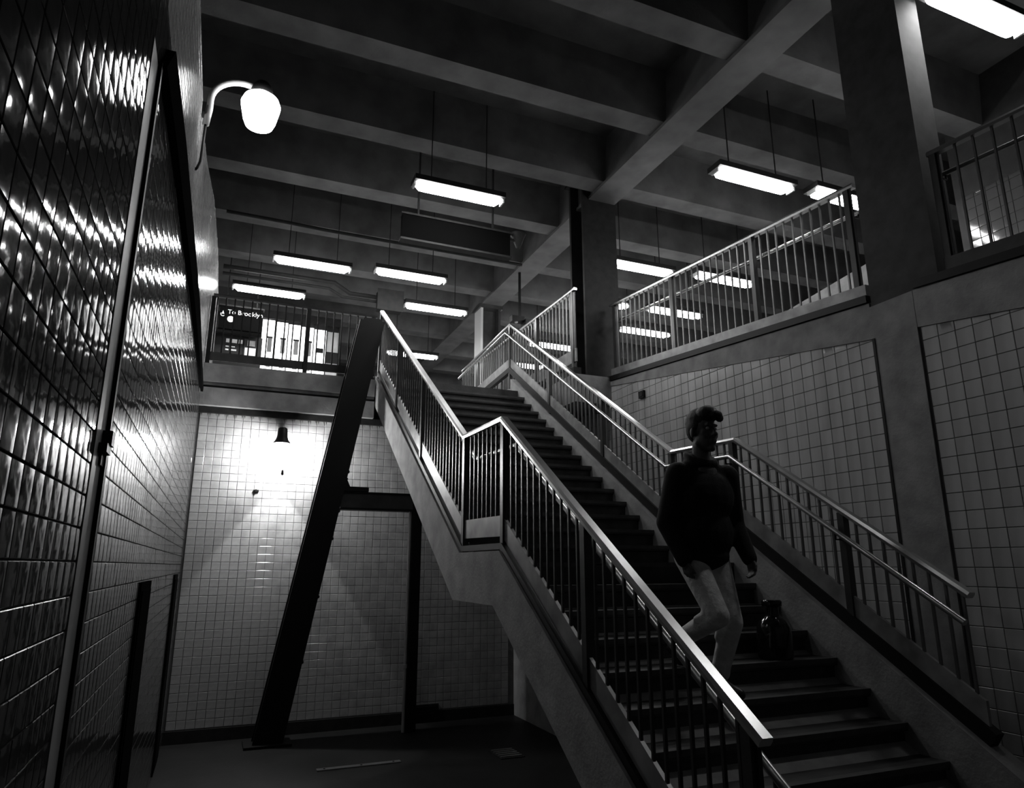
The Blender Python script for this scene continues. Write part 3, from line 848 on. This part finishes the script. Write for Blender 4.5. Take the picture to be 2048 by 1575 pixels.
caps(body, hd(-0.012, 0.098, -0.036), hd(0.012, 0.098, -0.036), 0.010, 0.010, 10)
caps(body, hd(-0.035, 0.080, 0.030), hd(0.035, 0.080, 0.030), 0.013, 0.013, 10)  # brow
caps(body, hd(-0.018, 0.088, -0.066), hd(0.018, 0.088, -0.066), 0.008, 0.008, 10)  # lips
caps(body, hd(-0.016, 0.086, -0.078), hd(0.016, 0.086, -0.078), 0.009, 0.009, 10)
for s in (-1, 1):
    ell(body, hd(s * 0.080, -0.012, -0.012), [HS * q for q in (0.012, 0.020, 0.034)], HY + s * 0.3)
    caps(body, hd(s * 0.048, 0.055, -0.02), hd(s * 0.04, 0.06, -0.04), 0.022, 0.02, 10)   # cheeks
caps(body, hd(0, -0.03, -0.08), (3.06, 3.90, 0.62), 0.056, 0.064)              # neck
caps(body, (3.06, 3.90, 0.60), (3.06, 3.92, 0.30), 0.11, 0.12)                 # trunk
caps(body, (2.92, 3.90, 0.56), (3.20, 3.90, 0.56), 0.07, 0.07)
caps(body, (3.06, 3.92, 0.30), (3.055, 3.95, 0.08), 0.12, 0.12)
for sh, el_, wr_, hp_, kn_, an_ in ((Lsh, Lel, Lwr, Lhip, Lkn, Lan), (Rsh, Rel, Rwr, Rhip, Rkn, Ran)):
    caps(body, sh, el_, 0.052, 0.040); caps(body, el_, wr_, 0.040, 0.027)
    caps(body, hp_, kn_, 0.080, 0.052); caps(body, kn_, an_, 0.052, 0.034)
def hand(wr_, d, pal, thumb):
    """d: direction of the fingers, pal: palm normal, thumb: side the thumb leaves"""
    wv = Vector(wr_); d = Vector(d).normalized(); th = Vector(thumb).normalized(); pn = Vector(pal).normalized()
    caps(body, wv, wv + d * 0.03, 0.026, 0.028, 10)
    for k in range(4):
        o = th * (0.028 - 0.019 * k)
        caps(body, wv + d * 0.02 + o * 0.8, wv + d * 0.085 + o, 0.014, 0.0125, 8)
        ln = (0.036, 0.042, 0.038, 0.028)[k]
        k1 = wv + d * 0.085 + o
        k2 = k1 + (d * 0.85 + pn * 0.5).normalized() * ln
        k3 = k2 + (d * 0.35 + pn * 0.9).normalized() * ln * 0.8
        caps(body, k1, k2, 0.0095, 0.0088, 8); caps(body, k2, k3, 0.0088, 0.0078, 8)
    t1 = wv + d * 0.035 + th * 0.034
    t2 = t1 + (d * 0.7 + th * 0.55 + pn * 0.3).normalized() * 0.038
    t3 = t2 + (d * 0.9 + th * 0.1 + pn * 0.4).normalized() * 0.028
    caps(body, wv + d * 0.015 + th * 0.015, t1, 0.015, 0.013, 8); caps(body, t1, t2, 0.012, 0.0105, 8); caps(body, t2, t3, 0.0105, 0.009, 8)
hand(Rwr, (0.12, -0.25, -1), (1, 0.2, 0), (0, -1, 0))
hand(Lwr, (-0.05, -0.35, -1), (-1, 0.1, 0), (0, -1, 0.2))
for an_, tip in ((Lan, (3.11, 3.75, pz + 0.04)), (Ran, (2.93, 4.05, -0.61))):
    caps(body, an_, tip, 0.034, 0.028)
fuse(body, 'body', 'skin', pe, 0.0065, 2)

hair = MB()
ell(hair, hd(0, -0.024, 0.062), [HS * q for q in (0.084, 0.100, 0.098)], HY)
ell(hair, hd(0, -0.060, 0.020), [HS * q for q in (0.070, 0.058, 0.085)], HY)
for s in (-1, 1): ell(hair, hd(s * 0.068, -0.02, 0.035), [HS * q for q in (0.018, 0.05, 0.045)], HY)
ell(hair, hd(0, 0.045, 0.105), [HS * q for q in (0.070, 0.075, 0.058)], HY)
ell(hair, hd(0.012, 0.105, 0.092), [HS * q for q in (0.046, 0.040, 0.032)], HY)
ell(hair, hd(0.030, 0.118, 0.070), [HS * q for q in (0.030, 0.022, 0.026)], HY)
random.seed(3)
for i in range(26):
    a = random.uniform(-1, 1); f = random.uniform(-0.09, 0.10)
    p = hd(a * 0.045, f, 0.118 + 0.02 * (1 - a * a) - 0.9 * f * f)
    caps(hair, p, p + Vector((random.uniform(-.015, .02), random.uniform(-.03, .01), random.uniform(0, .018))), 0.013, 0.006, 8)
fuse(hair, 'hair', 'hair', pe, 0.006, 2)

ja = MB()
caps(ja, (3.06, 3.905, 0.50), (3.055, 3.94, 0.13), 0.150, 0.155)
ell(ja, (3.06, 3.90, 0.46), (0.235, 0.155, 0.20))
ell(ja, (3.06, 3.93, 0.22), (0.225, 0.165, 0.24))
ell(ja, (3.055, 3.95, 0.06), (0.195, 0.165, 0.11))
caps(ja, (2.90, 3.905, 0.565), (3.22, 3.895, 0.565), 0.082, 0.082)
caps(ja, (2.95, 3.92, 0.625), (3.16, 3.91, 0.625), 0.080, 0.080)
caps(ja, (3.06, 3.93, 0.64), (3.06, 3.93, 0.69), 0.105, 0.090)
for sh, el_, wr_ in ((Lsh, Lel, Lwr), (Rsh, Rel, Rwr)):
    caps(ja, sh, el_, 0.090, 0.075)
    caps(ja, el_, wr_, 0.074, 0.052)
for i in range(14):                               # stand collar
    a = 2 * math.pi * i / 14; b = 2 * math.pi * (i + 1) / 14
    r_ = 0.098
    caps(ja, (3.06 + r_ * math.cos(a), 3.91 + r_ * math.sin(a), 0.70 + 0.03 * math.sin(a)), (3.06 + r_ * math.cos(b), 3.91 + r_ * math.sin(b), 0.70 + 0.03 * math.sin(b)), 0.022, 0.022, 8)
    caps(ja, (3.06 + r_ * math.cos(a), 3.91 + r_ * math.sin(a), 0.735 + 0.045 * math.sin(a)), (3.06 + r_ * math.cos(b), 3.91 + r_ * math.sin(b), 0.735 + 0.045 * math.sin(b)), 0.016, 0.016, 8)
fuse(ja, 'jacket', 'jacket', pe, 0.012, 3)

tr = MB()
ell(tr, (3.055, 3.965, 0.05), (0.165, 0.140, 0.11))
for hp_, kn_, an_ in ((Lhip, Lkn, Lan), (Rhip, Rkn, Ran)):
    caps(tr, hp_, kn_, 0.103, 0.074)
    e = Vector(an_) + (Vector(kn_) - Vector(an_)).normalized() * 0.05
    caps(tr, kn_, e, 0.074, 0.058)
    d = (Vector(an_) - Vector(kn_)).normalized()
    for k in range(3):                            # folds behind the knee and at the hem
        p = Vector(kn_) + d * (0.05 + 0.035 * k)
        caps(tr, p + Vector((-0.05, 0.02, 0.02)), p + Vector((0.05, 0.02, -0.01)), 0.034, 0.030, 8)
        q = e - d * 0.03 * k
        caps(tr, q + Vector((-0.02, 0, 0)), q + Vector((0.02, 0, 0.004)), 0.054 - 0.004 * k, 0.054 - 0.004 * k, 8)
fuse(tr, 'trousers', 'trousers', pe, 0.012, 3)
for heel, ball, toe in (((3.10, 3.965, pz + 0.045), (3.105, 3.80, pz + 0.045), (3.11, 3.735, pz + 0.04)),
                        ((2.93, 4.165, -0.545), (2.93, 4.075, -0.605), (2.93, 4.045, -0.612))):
    sh_ = MB()
    caps(sh_, heel, ball, 0.043, 0.045); caps(sh_, ball, toe, 0.045, 0.036)
    caps(sh_, Vector(heel) + Vector((0, -0.035, 0.045)), ball, 0.042, 0.042)
    fuse(sh_, 'shoe', 'shoe', pe, 0.010, 2)
for s in (-1, 1):
    e = MB(); ell(e, hd(s * 0.032, 0.074, 0.008), (0.012, 0.012, 0.011))
    e.build('eye', 'eye', pe)

# ------------------------------------------------------------------ lift everything so the lower floor is z = 0
for o in list(bpy.data.objects):
    if o.parent is None:
        o.location.z += EZ
for o in bpy.data.objects:
    if '_w' in o: del o['_w']
